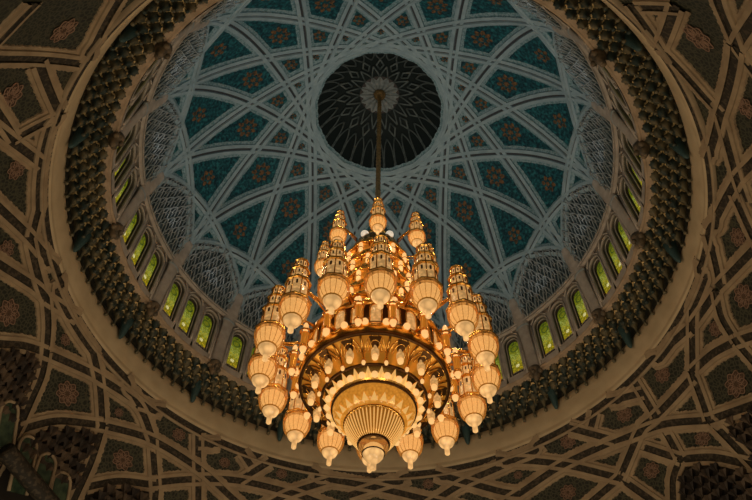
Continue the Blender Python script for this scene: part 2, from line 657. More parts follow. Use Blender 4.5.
# windows
def window_parts(root):
    g = MB()
    gl = arch_outline(.31, 24.90, 26.55, 26.96)
    vs = [cyl(u, RW + .24, z) for u, z in gl]
    c = len(vs)
    vs.append(cyl(0, RW + .24, 25.9))
    g.add(vs, [(i, (i + 1) % c, c) for i in range(c)], 0, False)
    g.uv = [((u + .31) / .62, (z - 24.90) / .62) for u, z in gl] + [(.5, 1.0 / .62)]
    o = g.build('pane', 'stained', root)
    g = MB()
    for i in range(5):
        u = -.26 + .13 * i
        g.tube([cyl(u, RW + .2, 24.54), cyl(u, RW + .2, 24.86)], .018, 4)
    g.tube([cyl(-.33, RW + .2, 24.86), cyl(.33, RW + .2, 24.86)], .03, 4)
    g.add([cyl(-.35, RW + .25, 24.5), cyl(.35, RW + .25, 24.5), cyl(.35, RW + .25, 24.88), cyl(-.35, RW + .25, 24.88)], [(0, 1, 2, 3)], 1, False)
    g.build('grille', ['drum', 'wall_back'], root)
    g = MB()
    o2 = [(u * 1.13, 25.8 + (z - 25.8) * (1.06 if z > 25.8 else 1.0)) for u, z in OUT[:-4]]
    g.tube([cyl(u, RW - .03, z) for u, z in o2], .055, 5)
    o3 = [(u * .86, 25.8 + (z - 25.8) * .985) for u, z in OUT[:-4]]
    g.tube([cyl(u, RW + .12, z) for u, z in o3], .03, 5)
    # crest over the head
    g.tube([cyl(-.5, RW - .1, 26.95), cyl(-.25, RW - .14, 27.22), cyl(0, RW - .2, 27.48), cyl(.25, RW - .14, 27.22), cyl(.5, RW - .1, 26.95)], .04, 5)
    g.ball(cyl(0, RW - .22, 27.5), .07, 0, 6, 4)
    g.build('arch_moulding', 'drum', root)


fr = MB()
gi = arch_outline(.31, 24.90, 26.55, 26.96)
vs = []
for (u, z), (u2, z2) in zip(OUT, gi):
    vs.append(cyl(u, RW + .26, z))
    vs.append(cyl(u2, RW + .23, z2))
n = len(OUT)
fr.add(vs, [(2 * i, 2 * i + 1, 2 * ((i + 1) % n) + 1, 2 * ((i + 1) % n)) for i in range(n)], 0, False)
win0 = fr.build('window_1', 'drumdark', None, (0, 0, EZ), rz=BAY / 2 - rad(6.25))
win0['kind'] = 'structure'
window_parts(win0)
kids0 = list(win0.children)
wi = 1
for k in range(16):
    for c in (-1, 0, 1):
        if k == 0 and c == -1:
            continue
        wi += 1
        w = win0.copy()
        w.name = 'window_%d' % wi
        COL.objects.link(w)
        w.rotation_euler = (0, 0, (k + .5) * BAY + c * rad(6.25))
        for ch in kids0:
            d = ch.copy()
            COL.objects.link(d)
            d.parent = w

# ------------------------------------------------------------------ muqarnas cornice and the plain rim
m = MB()
m.lathe([(12.33, 21.70), (12.24, 21.70), (12.18, 21.80), (12.24, 21.92), (12.20, 21.98), (12.17, 22.3), (12.12, 22.7), (12.15, 23.0), (12.3, 23.3)], 192)
rim = structure('trim_rim', m, 'rim', 'plain beige plaster ring below the muqarnas cornice')

m = MB()
m.lathe([(12.32, 22.95), (12.30, 23.62), (12.02, 23.74), (11.76, 23.88), (11.48, 24.05), (11.2, 24.2), (11.0, 24.25)], 192)
corn = structure('trim_cornice', m, 'muqback', 'dark honeycomb cornice of hanging corbels round the dome')


def corbel_mesh(drop=0.):
    """a hanging cup: gilt lip above, dark lobed bowl, neck and a bead at its foot"""
    c = MB()
    d = drop
    c.lathe([(.0, -.52 - d), (.06, -.50 - d), (.075, -.44 - d), (.05, -.38 - d), (.05, -.30 - d * .6), (.075, -.20 - d * .3), (.14, -.10), (.20, .03), (.21, .13)], 16, 0, True, lobes=8, depth=.14)
    c.lathe([(.21, .13), (.262, .16), (.258, .21), (.17, .22)], 16, 1, True, lobes=8, depth=.10)
    # niche hood behind the cup
    for s in (-1, 1):
        c.tube([(s * .29, .04, .10), (s * .285, .0, .30), (s * .2, -.05, .47), (0, -.10, .60)], .04, 5, 1)
    c.add([(-.28, .06, .28), (.28, .06, .28), (0, -.06, .60), (.2, .10, .0), (-.2, .10, .0)], [(0, 1, 2), (0, 4, 3, 1)], 0, False)
    return c


tiers = [(12.02, 23.50, 0., 1.0), (11.74, 23.64, .5, 1.), (11.46, 23.80, 0., .98), (11.17, 23.98, .5, .94)]
cm0, cm1 = corbel_mesh(.24), corbel_mesh(.04)
c0 = None
rest = MB()
made = 0
step = TAU / 128
for t, (R, z, sh, s) in enumerate(tiers):
    cm = cm0 if t == 0 else cm1
    for i in range(128):
        a = (i + sh) * step
        sc_ = s
        if t == 0 and abs((a / BAY) - round(a / BAY)) < 1e-6:
            continue              # the larger teal drop hangs here
        far = rad(58) < a < TAU - rad(58)
        if t == 0 and far and made < 92:
            p = pol(a, R, z)
            if c0 is None:
                c0 = cm.build('corbel', ['muq', 'muqedge'], corn, p, a)
            else:
                dup(c0, corn, p, a)
            made += 1
        else:
            ca, sa = cos(a), sin(a)
            rest.merge(cm, lambda p: (p[0] * sc_ * ca - p[1] * sc_ * sa + R * sa, p[0] * sc_ * sa + p[1] * sc_ * ca - R * ca, p[2] * sc_ + z))
rest.build('corbel_tier', ['muq', 'muqedge'], corn)['kind'] = 'stuff'
d = MB()
d.lathe([(0, -1.0), (.06, -.98), (.11, -.86), (.15, -.65), (.18, -.4), (.22, -.15), (.26, .08), (.29, .2)], 8, 0)
d.lathe([(.27, .2), (.3, .24), (.22, .28)], 8, 1)
d0 = None
for k in range(16):
    p = pol(k * BAY, 11.95, 23.5)
    if d0 is None:
        d0 = d.build('teal_drop', ['drop', 'muqedge'], corn, p, k * BAY)
    else:
        dup(d0, corn, p, k * BAY)


# ------------------------------------------------------------------ lower vault
VZ, VR = 14.0, 14.501
VRIBS=[
[(315.6,8.24),(312.77,16.85),(310.61,31.2)],
[(311.02,31.31),(322.27,28.08),(324.52,26.83),(331.94,21.05)],
[(312.13,12.59),(316.54,14.23),(321.82,14.79)],
[(310.96,23.72),(301.22,30.99)],
[(300.29,30.8),(297.62,25.05)],
[(306.0,15.1),(299.35,22.66),(291.16,30.63)],
[(300.64,31.01),(291.7,31.35),(285.06,30.84),(278.02,28.77)],
[(297.62,25.05),(301.88,21.92),(309.67,15.0)],
[(293.33,18.95),(285.52,24.31),(278.02,28.43),(268.91,31.44),(261.94,32.33)],
[(277.65,28.38),(268.32,28.19),(265.06,28.18)],
[(283.48,18.17),(275.95,23.2),(268.94,27.12),(265.45,28.25)],
[(265.4,28.31),(256.4,31.64),(250.74,31.98)],
[(265.45,28.25),(260.8,26.67),(256.83,24.17)],
[(267.62,31.07),(256.37,31.67),(245.9,28.44),(238.83,23.13)],
[(269.88,13.36),(263.99,18.96),(260.68,21.94),(256.83,24.17)],
[(256.83,24.17),(246.22,28.2),(235.81,29.62)],
[(256.83,24.17),(254.28,21.55),(252.64,18.11),(251.07,13.52),(250.32,8.65),(249.85,2.58)],
[(245.46,28.34),(235.68,29.49),(228.71,26.2)],
[(242.31,31.51),(235.33,29.7)],
[(235.33,29.7),(228.59,31.59),(221.82,32.75)],
[(238.83,23.13),(245.93,19.16),(249.53,15.44),(250.68,13.64)],
[(238.83,23.13),(229.06,26.02),(217.51,25.65),(209.15,23.13),(201.17,19.84)],
[(238.83,23.13),(236.87,17.55),(236.09,10.96),(235.76,4.42)],
[(228.71,26.2),(223.92,19.9),(222.6,17.08),(219.98,10.44)],
[(223.92,19.9),(230.34,17.54),(235.11,13.92)],
[(221.82,32.75),(217.51,25.65),(214.85,20.06),(212.17,13.13)],
[(219.71,29.52),(211.57,32.43)],
[(211.04,31.83),(206.6,29.14)],
[(202.02,32.49),(208.66,26.36)],
[(225.12,19.72),(218.31,23.31),(209.06,26.25),(197.66,26.71),(191.32,25.84),(182.31,23.91)],
[(202.02,32.49),(189.16,30.24)],
[(189.16,30.24),(197.62,26.53),(201.37,23.82),(207.91,18.53)],
[(189.16,30.24),(179.2,29.3),(169.23,26.92),(160.53,24.0)],
[(185.17,27.65),(175.89,30.36),(168.14,31.91)],
[(168.14,31.91),(159.6,28.75),(152.51,25.45),(149.09,24.2)],
[(174.4,23.08),(166.09,26.61),(159.6,28.75),(148.25,30.19),(135.07,31.98)],
[(160.34,32.92),(148.25,30.19),(138.7,26.14),(129.67,19.73)],
[(161.49,20.51),(153.2,23.29),(149.03,24.36),(138.7,26.14),(126.9,25.36)],
[(135.07,31.98),(126.9,25.36)],
[(130.13,29.12),(125.9,32.11)],
[(126.02,31.97),(116.45,28.59)],
[(116.28,30.78),(117.34,24.35)],
[(106.59,24.46),(117.34,24.35),(121.78,24.02),(129.67,19.73)],
[(131.1,25.57),(121.78,24.02),(116.09,22.16),(109.52,18.14)],
[(109.52,18.14),(107.09,23.01),(105.96,24.99)],
[(109.52,18.14),(102.5,15.09),(95.22,11.35)],
[(109.52,18.14),(108.05,10.03),(106.5,3.77)],
[(126.9,25.36),(121.78,24.02)],
[(123.5,22.55),(118.03,16.73)],
[(118.03,16.73),(117.51,21.75)],
[(118.03,16.73),(112.88,13.74),(108.52,9.53),(103.24,4.29)],
[(118.03,16.73),(120.9,15.08),(122.95,12.1),(126.25,6.42)],
[(129.67,19.73),(126.49,14.46),(122.74,8.22)],
[(129.67,19.73),(135.66,18.68),(143.62,16.58)],
[(86.84,31.3),(92.06,31.5),(98.92,29.06),(105.91,24.94)],
[(98.92,29.06),(90.3,27.93)],
[(90.3,27.93),(93.81,25.52),(95.6,21.93)],
[(95.6,21.93),(100.59,24.04),(105.91,24.94)],
[(95.6,21.93),(93.54,20.63),(86.51,15.76)],
[(95.6,21.93),(96.02,19.36),(96.56,13.15)],
[(99.89,29.32),(114.11,31.62)],
[(80.61,31.4),(88.47,27.75)],
[(80.61,31.4),(73.14,29.15),(67.72,26.76)],
[(89.46,27.94),(80.77,24.64),(72.55,20.41)],
[(70.92,27.51),(75.44,25.25),(80.59,21.58)],
[(56.49,27.04),(65.98,31.28)],
[(56.49,27.04),(62.37,27.23),(67.72,26.76),(71.51,25.65)],
[(56.49,27.04),(43.69,18.0)],
[(67.72,26.76),(65.04,24.8),(57.5,18.42)],
[(44.1,30.72),(35.44,29.04)],
[(44.1,30.72),(36.85,22.37)],
[(44.1,30.72),(52.4,28.68),(56.12,26.96)],
[(36.06,28.34),(37.2,22.7)],
[(28.13,6.42),(36.18,14.15),(43.51,17.87)],
[(43.51,17.87),(39.73,12.96),(29.32,-2.89)],
[(43.51,17.87),(46.18,17.84),(51.59,16.92)],
]
VMED= [(316.64,24.18,9),(305.27,22.19,10),(291.62,26.68,8),(277.78,24.73,7),(267.32,22.26,10),(248.0,23.04,10),(231.66,20.77,9),(255.9,28.02,5),(237.47,26.56,4),(224.26,29.31,6),(212.73,28.46,5),(200.22,29.7,5),(167.81,29.5,5),(101.55,18.69,10),(122.52,27.97,7),(135.81,29.39,7),(148.47,27.48,4),(140.11,21.66,7),(111.03,28.46,7),(123.88,18.18,7),(78.78,26.9,7),(88.11,23.88,9),(96.66,25.77,6),(42.79,23.67,10),(54.39,22.74,8),(112.61,17.14,7),(112.35,23.65,4)]
LUN={
'L1' : [(266.51,15.45),(263.71,18.82),(260.4,21.79),(256.75,23.58),(254.44,21.0),(252.82,17.57),(251.14,13.11),(250.7,9.05),(251.27,3.41)],
'L2' : [(248.92,15.34),(245.53,18.77),(239.05,22.4),(237.35,17.26),(236.72,11.29),(236.62,6.04),(243.93,-2.59),(249.74,2.87),(249.76,8.04),(249.98,12.72)],
'L3' : [(234.38,13.8),(230.08,17.14),(224.36,19.16),(222.7,14.42),(230.6,7.5),(234.74,9.51)],
'R1' : [(109.13,17.77),(102.84,14.82),(96.79,11.21),(106.37,2.3),(107.67,10.43)],
'R2' : [(117.76,16.2),(113.17,13.41),(108.8,9.22),(102.9,3.71),(109.29,-4.54),(126.63,4.55),(122.32,12.1),(120.61,14.57)],
}
ARCH= [((246.62,7.54),(249.2,13.67)),((243.22,8.74),(244.62,13.69)),((239.06,8.27),(240.72,12.88)),((255.96,10.71),(259.8,15.73)),((253.04,10.39),(256.1,14.8))]
BAR= [(252.94,8.4),(246.97,7.96),(240.22,6.94)]



def vp(az, lat, lift=0.):
    a, l = rad(az), rad(lat)
    r = VR - lift
    return (r * cos(l) * sin(a), -r * cos(l) * cos(a), VZ + r * sin(l))


def vn(p):
    v = (-p[0], -p[1], VZ - p[2])
    l = sqrt(sum(c * c for c in v))
    return tuple(c / l for c in v)


m = MB()
l0, l1 = rad(-9), rad(32.15)
m.lathe([(VR * cos(l0 + (l1 - l0) * i / 30), VZ + VR * sin(l0 + (l1 - l0) * i / 30)) for i in range(31)], 160)
vault = structure('ceiling_vault', m, 'vpanel', 'dark patterned lower vault with pale interlaced plaster ribs')


def smooth(pts, n=6):
    out = []
    for i in range(len(pts) - 1):
        p0, p1, p2, p3 = pts[max(i - 1, 0)], pts[i], pts[i + 1], pts[min(i + 2, len(pts) - 1)]
        for k in range(n):
            t = k / n
            q = []
            for a, b, c, d in zip(p0, p1, p2, p3):
                q.append(.5 * (2 * b + (c - a) * t + (2 * a - 5 * b + 4 * c - d) * t * t + (3 * b - a - 3 * c + d) * t ** 3))
            out.append(q)
    out.append(list(pts[-1]))
    return out


def on_vault(pts):
    out = []
    for p in pts:
        v = (p[0], p[1], p[2] - VZ)
        l = sqrt(sum(c * c for c in v))
        out.append((v[0] / l * VR, v[1] / l * VR, VZ + v[2] / l * VR))
    return out


def resample(pts, step):
    out = [pts[0]]
    for p, q in zip(pts[:-1], pts[1:]):
        d = sqrt(sum((a - b) ** 2 for a, b in zip(p, q)))
        n = max(1, int(round(d / step)))
        out += [tuple(a + (b - a) * k / n for a, b in zip(p, q)) for k in range(1, n + 1)]
    top = VZ + VR * sin(rad(31.3))
    while len(out) > 3 and out[0][2] > top:
        out.pop(0)
    while len(out) > 3 and out[-1][2] > top:
        out.pop()
    res = []
    for p in out:
        if p[2] > VZ + VR * sin(rad(30.3)) and 6 < len(res) < len(out) - 7:
            k = VR * cos(rad(30.3)) / hypot(p[0], p[1])
            p = (p[0] * k, p[1] * k, VZ + VR * sin(rad(30.3)))
        res.append(p)
    return res


for i, e in enumerate(VRIBS):
    path = resample(on_vault(smooth([vp(*q) for q in e], 10)), .06)
    lift = .0017 * (i % 23)
    pr = [(-.40, .01, 0), (-.385, .05 + lift, 0), (-.30, .055 + lift, 0), (-.29, .11 + lift, 0), (-.14, .12 + lift, 1), (-.13, .06 + lift, 1), (.13, .06 + lift, 1), (.14, .12 + lift, 0), (.29, .11 + lift, 0), (.30, .055 + lift, 0), (.385, .05 + lift, 0), (.40, .01, 0)]
    ribbon(path, pr, vn, ({0, 1, 10, 11}, .11, 2.6)).build('rib', ['vrib', 'vgroove'], vault)

m = MB()
ba, bb = rad(32.1), rad(31.0)
m.lathe([((VR - .03) * cos(ba + (bb - ba) * i / 4), VZ + (VR - .03) * sin(ba + (bb - ba) * i / 4)) for i in range(5)], 192)
m.build('border_band', 'vgroove', vault)
m = MB()
for la in (30.85,):
    m.lathe([((VR - h) * cos(rad(la + d)), VZ + (VR - h) * sin(rad(la + d))) for d, h in ((-.26, 0), (-.22, .14), (.16, .15), (.24, .02))], 192)
m.build('border_moulding', 'vrib', vault)


def vault_medallion(r):
    f, b = MB(), MB()
    seg = 48

    def cur(a, k, amp, ph):
        x = r * k * (1 + amp * cos(8 * a + ph))
        return (x * cos(a) * 1.18, x * sin(a) * .95, .05)
    for k, amp, ph in ((1., .13, 0), (.72, .22, pi), (.45, .3, 0)):
        f.tube([cur(TAU * i / seg, k, amp, ph) for i in range(seg)], r * .045, 4, closed=True)
    for i in range(8):
        a = TAU * i / 8
        f.tube([cur(a, .2, 0, 0), cur(a + .25, .55, 0, 0), cur(a, .85, 0, 0), cur(a - .25, .55, 0, 0), cur(a, .2, 0, 0)], r * .035, 4)
    ring = [(0, 0, .03)] + [tuple(c if q < 2 else .025 for q, c in enumerate(cur(TAU * i / seg, 1., .13, 0))) for i in range(seg)]
    b.add(ring, [(0, 1 + i, 1 + (i + 1) % seg) for i in range(seg)], 0, False)
    return f, b


for az, lat, s in VMED:
    f, b = vault_medallion(.042 * s)
    p = vp(az, lat)
    o = place_on(b, 'medallion', 'vmedback', vault, p, vn(p), (0, 0, 1))
    place_on(f, 'scrollwork', 'vmed', o, p, vn(p), (0, 0, 1))


def inside(poly, x, y):
    c = False
    for i in range(len(poly)):
        (x1, y1), (x2, y2) = poly[i], poly[i - 1]
        if (y1 > y) != (y2 > y) and x < (x2 - x1) * (y - y1) / (y2 - y1) + x1:
            c = not c
    return c


random.seed(3)
for key, poly in LUN.items():
    cx = sum(p[0] for p in poly) / len(poly)
    cy = sum(p[1] for p in poly) / len(poly)
    m = MB()
    ringp = []
    for i in range(len(poly)):
        (xa, ya), (xb, yb) = poly[i], poly[(i + 1) % len(poly)]
        for k in range(4):
            ringp.append((xa + (xb - xa) * k / 4, ya + (yb - ya) * k / 4))
    vs = [vp(cx, cy, .07)]
    for s_ in (.5, 1.):
        vs += [vp(cx + (x - cx) * s_, cy + (y - cy) * s_, .07) for x, y in ringp]
    n = len(ringp)
    fs = [(0, 1 + i, 1 + (i + 1) % n) for i in range(n)] + [(1 + i, 1 + n + i, 1 + n + (i + 1) % n, 1 + (i + 1) % n) for i in range(n)]
    m.add(vs, fs, 0, False)
    lo = m.build('niche', 'lunback', vault)
    cups = MB()
    top = max(p[1] for p in poly)
    bot = min(p[1] for p in poly)
    row = 0
    la = top - .6
    while la > max(bot, top - 11):
        az = min(p[0] for p in poly) - (.9 if row % 2 else 0)
        while az < max(p[0] for p in poly):
            if inside(poly, az, la) and inside(poly, az - .5, la) and inside(poly, az + .9, la):
                q = vp(az, la, .12 + .03 * row)
                sz = (.33 if key[0] == 'L' else .25) + .10 * random.random()
                t = MB()
                t.lathe([(.0, -.9), (.12, -.8), (.2, -.45), (.5, -.05), (.72, .25), (.5, .4), (.0, .42)], 12, 0, False, lobes=6, depth=.2)
                cups.merge(t, lambda p: (p[0] * sz + q[0], p[1] * sz + q[1], p[2] * sz + q[2]))
            az += 1.75
        la -= 1.65
        row += 1
    if cups.v:
        cups.build('muqarnas_cell', 'lunmuq', lo)['kind'] = 'stuff'

for (b, t) in ARCH[:3] + ARCH[4:]:
    import mathutils
    pb, pt_ = mathutils.Vector(vp(*b, .5)), mathutils.Vector(vp(*t, .5))
    pb = pb - (pt_ - pb) * .25
    h = (pt_ - pb).length
    w = .36
    m, f = MB(), MB()
    o2 = arch_outline(w, 0, h - .42, h, 8)
    vs = [(u, z, 0) for u, z in o2] + [(0, h * .5, 0)]
    m.add(vs, [(i, (i + 1) % len(o2), len(o2)) for i in range(len(o2))], 0, False)
    nn = vn(tuple(pb))
    a = place_on(m, 'blind_arch', 'archgreen', vault, tuple(pb), nn, tuple(pt_ - pb))
    f.tube([(u * 1.12, z * 1.02, .03) for u, z in o2[:-4]], .065, 6)
    place_on(f, 'frame', 'vrib', a, tuple(pb), nn, tuple(pt_ - pb))
m = MB()
m.tube(smooth([vp(a, l, .85) for a, l in BAR], 6), .32, 8)
m.build('cornice_bar', 'vgroove', vault)

# hall round the vault: flat soffit, walls and floor
m = MB()
zs = VZ + VR * sin(rad(-9))
rr = VR * cos(rad(-9))
m.lathe([(rr, zs), (rr + .5, zs - .05)], 96)
vs = []
N_ = 96
for i in range(N_):
    a = TAU * i / N_
    x, y = sin(a), -cos(a)
    k = 38 / max(abs(x), abs(y))
    vs.append(pol(a, rr + .4, zs - .05)); vs.append((x * k, y * k, zs - .05))
m.add(vs, [(2 * i, 2 * i + 1, 2 * ((i + 1) % N_) + 1, 2 * ((i + 1) % N_)) for i in range(N_)], 0, False)
structure('ceiling', m, 'hallwall')
m = MB()
m.box((0, 0, -EZ - .05), (76.4, 76.4, .1))
structure('floor', m, 'hallfloor')
for nm, c, dd in (('wall_north', (0, 38.1, 5.4), (76.4, .2, 14.2)), ('wall_south', (0, -38.1, 5.4), (76.4, .2, 14.2)), ('wall_east', (38.1, 0, 5.4), (.2, 76.4, 14.2)), ('wall_west', (-38.1, 0, 5.4), (.2, 76.4, 14.2))):
    m = MB()
    m.box(c, dd)
    structure(nm, m, 'hallwall')


# ------------------------------------------------------------------ the chandelier
CB = 12.35                    # height of its lowest tip above the eye
ch = bpy.data.objects.new('chandelier', None)
COL.objects.link(ch)
ch.location = (0, 0, EZ + CB)
ch['label'] = 'huge tiered gold chandelier with lit crystal lanterns hanging from the dome centre'
ch['category'] = 'chandelier'
OFF = (0, 0, -CB)


def part(name, mb, mats, parent=ch, loc=OFF, rz=0.):
    return mb.build(name, mats, parent, loc, rz)


# rod up to the oculus
m = MB()
m.lathe([(.0, 24.4), (.16, 24.4), (.15, 25.4), (.11, 26.0), (.10, 38.6), (.22, 38.65), (.34, 38.8), (.36, 38.92), (.0, 38.95)], 12)
for i in range(34):
    z = 26.2 + i * .36
    m.lathe([(.10, z), (.128, z + .05), (.10, z + .1)], 10)
part('rod', m, 'rod')

# bottom finial
m = MB()
m.lathe([(.0, 12.38), (.085, 12.39), (.09, 12.63), (.13, 12.66)], 16, 1)
m.lathe([(.13, 12.66), (.22, 12.72), (.29, 12.82), (.31, 12.91)], 16, 1)
m.lathe([(.0, 13.0), (.2, 13.02), (.28, 13.1), (.2, 13.18)], 16, 2)
m.lathe([(.33, 12.92), (.40, 13.02), (.43, 13.12), (.43, 13.20)], 24, 0)
fin = part('finial', m, ['globe', 'globetip', 'core'])
m = MB()
m.lathe([(.43, 13.18), (.47, 13.20), (.48, 13.25), (.44, 13.28)], 32)
m.lathe([(.31, 12.89), (.34, 12.91), (.31, 12.94)], 24)
part('collar', m, 'golddark', fin, (0, 0, 0))

# fluted cone
m = MB()
m.lathe([(.42, 13.24), (.54, 13.34), (.67, 13.52), (.78, 13.72), (.86, 13.92)], 192, 0, True, lobes=48, depth=.03)
cone = part('fluted_bowl', m, 'amber')
m = MB()
for i in range(48):
    a = TAU * i / 48
    m.tube([pol(a, r_, z_) for r_, z_ in ((.45, 13.24), (.57, 13.34), (.70, 13.53), (.81, 13.73), (.87, 13.88))], [.012, .017, .02, .022, .018], 5)
part('flute_edge', m, 'flute', cone, (0, 0, 0))
m = MB()
m.lathe([(.84, 13.90), (.89, 13.90), (.91, 13.95), (.87, 14.00)], 64)
part('collar', m, 'gold', cone, (0, 0, 0))

# beaded crystal bowl with a row of points
m = MB()
m.lathe([(.88, 13.97), (.96, 14.00), (1.07, 14.10), (1.17, 14.24), (1.24, 14.40), (1.26, 14.48)], 72)
bowl = part('crystal_bowl', m, 'bowl')
m = MB()
for i in range(24):
    a = TAU * i / 24
    w = TAU / 24 * .42
    m.add([pol(a - w, 1.0, 14.02), pol(a + w, 1.0, 14.02), pol(a, 1.19, 14.20), pol(a, 1.06, 14.06)], [(0, 1, 3), (1, 2, 3), (2, 0, 3)], 0, False)
part('facet_row', m, 'flute', bowl, (0, 0, 0))
m = MB()
m.lathe([(1.24, 14.45), (1.29, 14.45), (1.31, 14.51), (1.26, 14.55)], 72)
part('collar', m, 'golddark', bowl, (0, 0, 0))

# band of balls and pyramids
m = MB()
m.lathe([(1.27, 14.54), (1.34, 14.60), (1.56, 14.78), (1.60, 14.84)], 72)
band = part('ball_band', m, 'gold')
m = MB()
m.lathe([(1.57, 14.80), (1.63, 14.79), (1.66, 14.85), (1.60, 14.90)], 72)
part('collar', m, 'golddark', band, (0, 0, 0))
b0_ = p0_ = None
for i in range(24):
    a = TAU * i / 24
    if b0_ is None:
        m = MB(); m.ball(pol(0, 1.42, 14.62), .105, 0, 10, 7)
        b0_ = part('ball_lamp', m, 'bulb', band, (0, 0, 0))
        m = MB()
        h = TAU / 48
        w = h * .72
        m.add([pol(h - w, 1.34, 14.58), pol(h + w, 1.34, 14.58), pol(h, 1.60, 14.80), pol(h, 1.40, 14.52)], [(0, 1, 3), (1, 2, 3), (2, 0, 3)], 0, False)
        p0_ = part('pyramid', m, 'flute', band, (0, 0, 0))
    else:
        dup(b0_, band, rz=a); dup(p0_, band, rz=a)

# coffered underside with hanging lamps
m = MB()
m.lathe([(1.60, 14.90), (1.68, 15.02), (1.80, 15.22), (1.98, 15.36), (2.26, 15.42)], 96)
und = part('coffered_soffit', m, 'goldpanel')
m = MB()
for dz in (0,):
    m.tube([pol(0, 1.64, 14.86), pol(0, 1.72, 15.0), pol(0, 1.84, 15.18), pol(0, 2.02, 15.31), pol(0, 2.28, 15.38)], [.05, .045, .04, .035, .04], 6)
f0 = part('fin', m, 'gold', und, (0, 0, 0), TAU / 32)
m = MB()
for r_ in (1.0, .66):
    pts = []
    for i in range(13):
        t = pi * i / 12
        u = -.30 * r_ * cos(t)
        v = .05 + .42 * r_ * sin(t)
        R = 1.78 + v
        pts.append(pol(u / R, R, 15.08 + .36 * (v / .47) ** .6 - .03))
    m.tube(pts, .028, 5)
h0 = part('hoop', m, 'gold', und, (0, 0, 0))
m = MB()
m.lathe([(.0, -.30), (.085, -.28), (.10, -.20), (.07, -.14)], 10, 0, c=(0, -1.93))
m.lathe([(.10, -.14), (.125, -.10), (.12, .06), (.06, .16), (.03, .3)], 10, 1, c=(0, -1.93))
k0 = part('hanging_lamp', m, ['bulb', 'turret'], und, (0, 0, 15.02))
m = MB()
m.lathe([(.0, -.16), (.05, -.15), (.065, -.08), (.05, -.03)], 8, 0, c=(0, -1.70))
m.lathe([(.06, -.03), (.075, .0), (.05, .08), (.02, .16)], 8, 1, c=(0, -1.70))
k1 = part('pendant_bulb', m, ['bulb', 'gold'], und, (0, 0, 14.93), TAU / 32)
m = MB()
m.add([pol(-.085, 2.24, 15.36), pol(.085, 2.24, 15.36), pol(.05, 1.9, 15.27), pol(0, 1.83, 15.18), pol(-.05, 1.9, 15.27)], [(0, 1, 2, 3, 4)], 0, False)
k2 = part('niche_shadow', m, 'golddark', und, (0, 0, 0))  # flat dark sheet painting in the shade of a recess
for i in range(1, 16):
    a = i * TAU / 16
    dup(k1, und, rz=a + TAU / 32); dup(k2, und, rz=a)
for i in range(1, 16):
    a = i * TAU / 16
    dup(f0, und, rz=a + TAU / 32); dup(h0, und, rz=a); dup(k0, und, rz=a)

m = MB()
m.lathe([(2.26, 15.38), (2.34, 15.37), (2.37, 15.43), (2.34, 15.50), (2.27, 15.50)], 96)
part('rim_ring', m, 'golddark')

# lower tier: scalloped foot with balls, arched amber panels, cornice
m = MB()
m.lathe([(2.28, 15.50), (2.36, 15.56), (2.40, 15.70), (2.28, 15.95), (2.16, 16.02), (2.12, 16.1)], 96, 0)
m.lathe([(2.12, 16.1), (2.10, 16.9), (2.14, 16.95)], 96, 1)
m.lathe([(2.14, 16.95), (2.26, 17.0), (2.28, 17.08), (2.05, 17.12), (1.9, 17.2), (1.65, 17.3)], 96, 0)
low = part('lower_tier', m, ['gold', 'golddark'])
m = MB()
o2 = arch_outline(.18, 16.12, 16.66, 16.90, 8)
vs = [pol(u / 2.15, 2.17, z) for u, z in o2] + [pol(0, 2.22, 16.5)]
m.add(vs, [(i, (i + 1) % len(o2), len(o2)) for i in range(len(o2))], 1, False)
m.tube([pol(u / 2.15, 2.20, z) for u, z in o2[:-4]], .032, 5, 0)
q0 = part('arched_panel', m, ['gold', 'turret'], low, (0, 0, 0))
m = MB()
pts = [pol(TAU / 24 * (i / 8 - .5), 2.40 - .02 * cos(TAU * i / 8), 15.86 - .20 * cos(pi * (i / 8 - .5)) ) for i in range(9)]
m.tube(pts, .035, 5)
s0 = part('scallop', m, 'gold', low, (0, 0, 0))
m = MB(); m.ball(pol(TAU / 48, 2.43, 15.80), .115, 0, 10, 7)
e0 = part('ball_lamp', m, 'bulb', low, (0, 0, 0))
for i in range(1, 24):
    a = i * TAU / 24
    dup(q0, low, rz=a)
    dup(s0, low, rz=a); dup(e0, low, rz=a)

# small lamp posts standing off the lower tier
m = MB()
m.lathe([(.0, -.30), (.07, -.28), (.10, -.2), (.11, -.12)], 10, 1, c=(0, -2.62))
m.lathe([(.12, -.12), (.145, -.08), (.12, -.04), (.11, .0)], 10, 0, c=(0, -2.62))
m.lathe([(.11, 0), (.11, .55)], 10, 2, c=(0, -2.62))
m.lathe([(.17, .55), (.19, .60), (.13, .66), (.13, .7)], 10, 0, c=(0, -2.62))
m.lathe([(.085, .7), (.085, .9), (.05, 1.0), (.0, 1.04)], 10, 1, c=(0, -2.62))
m.tube([(0, -2.1, .3), (0, -2.5, .3)], .05, 6, 0)
l0_ = part('lamp_post', m, ['gold', 'bulb', 'goldpanel'], ch, (0, 0, 15.75 - CB), TAU / 32)
for i in range(1, 16):
    dup(l0_, ch, rz=(i + .5) * TAU / 16)


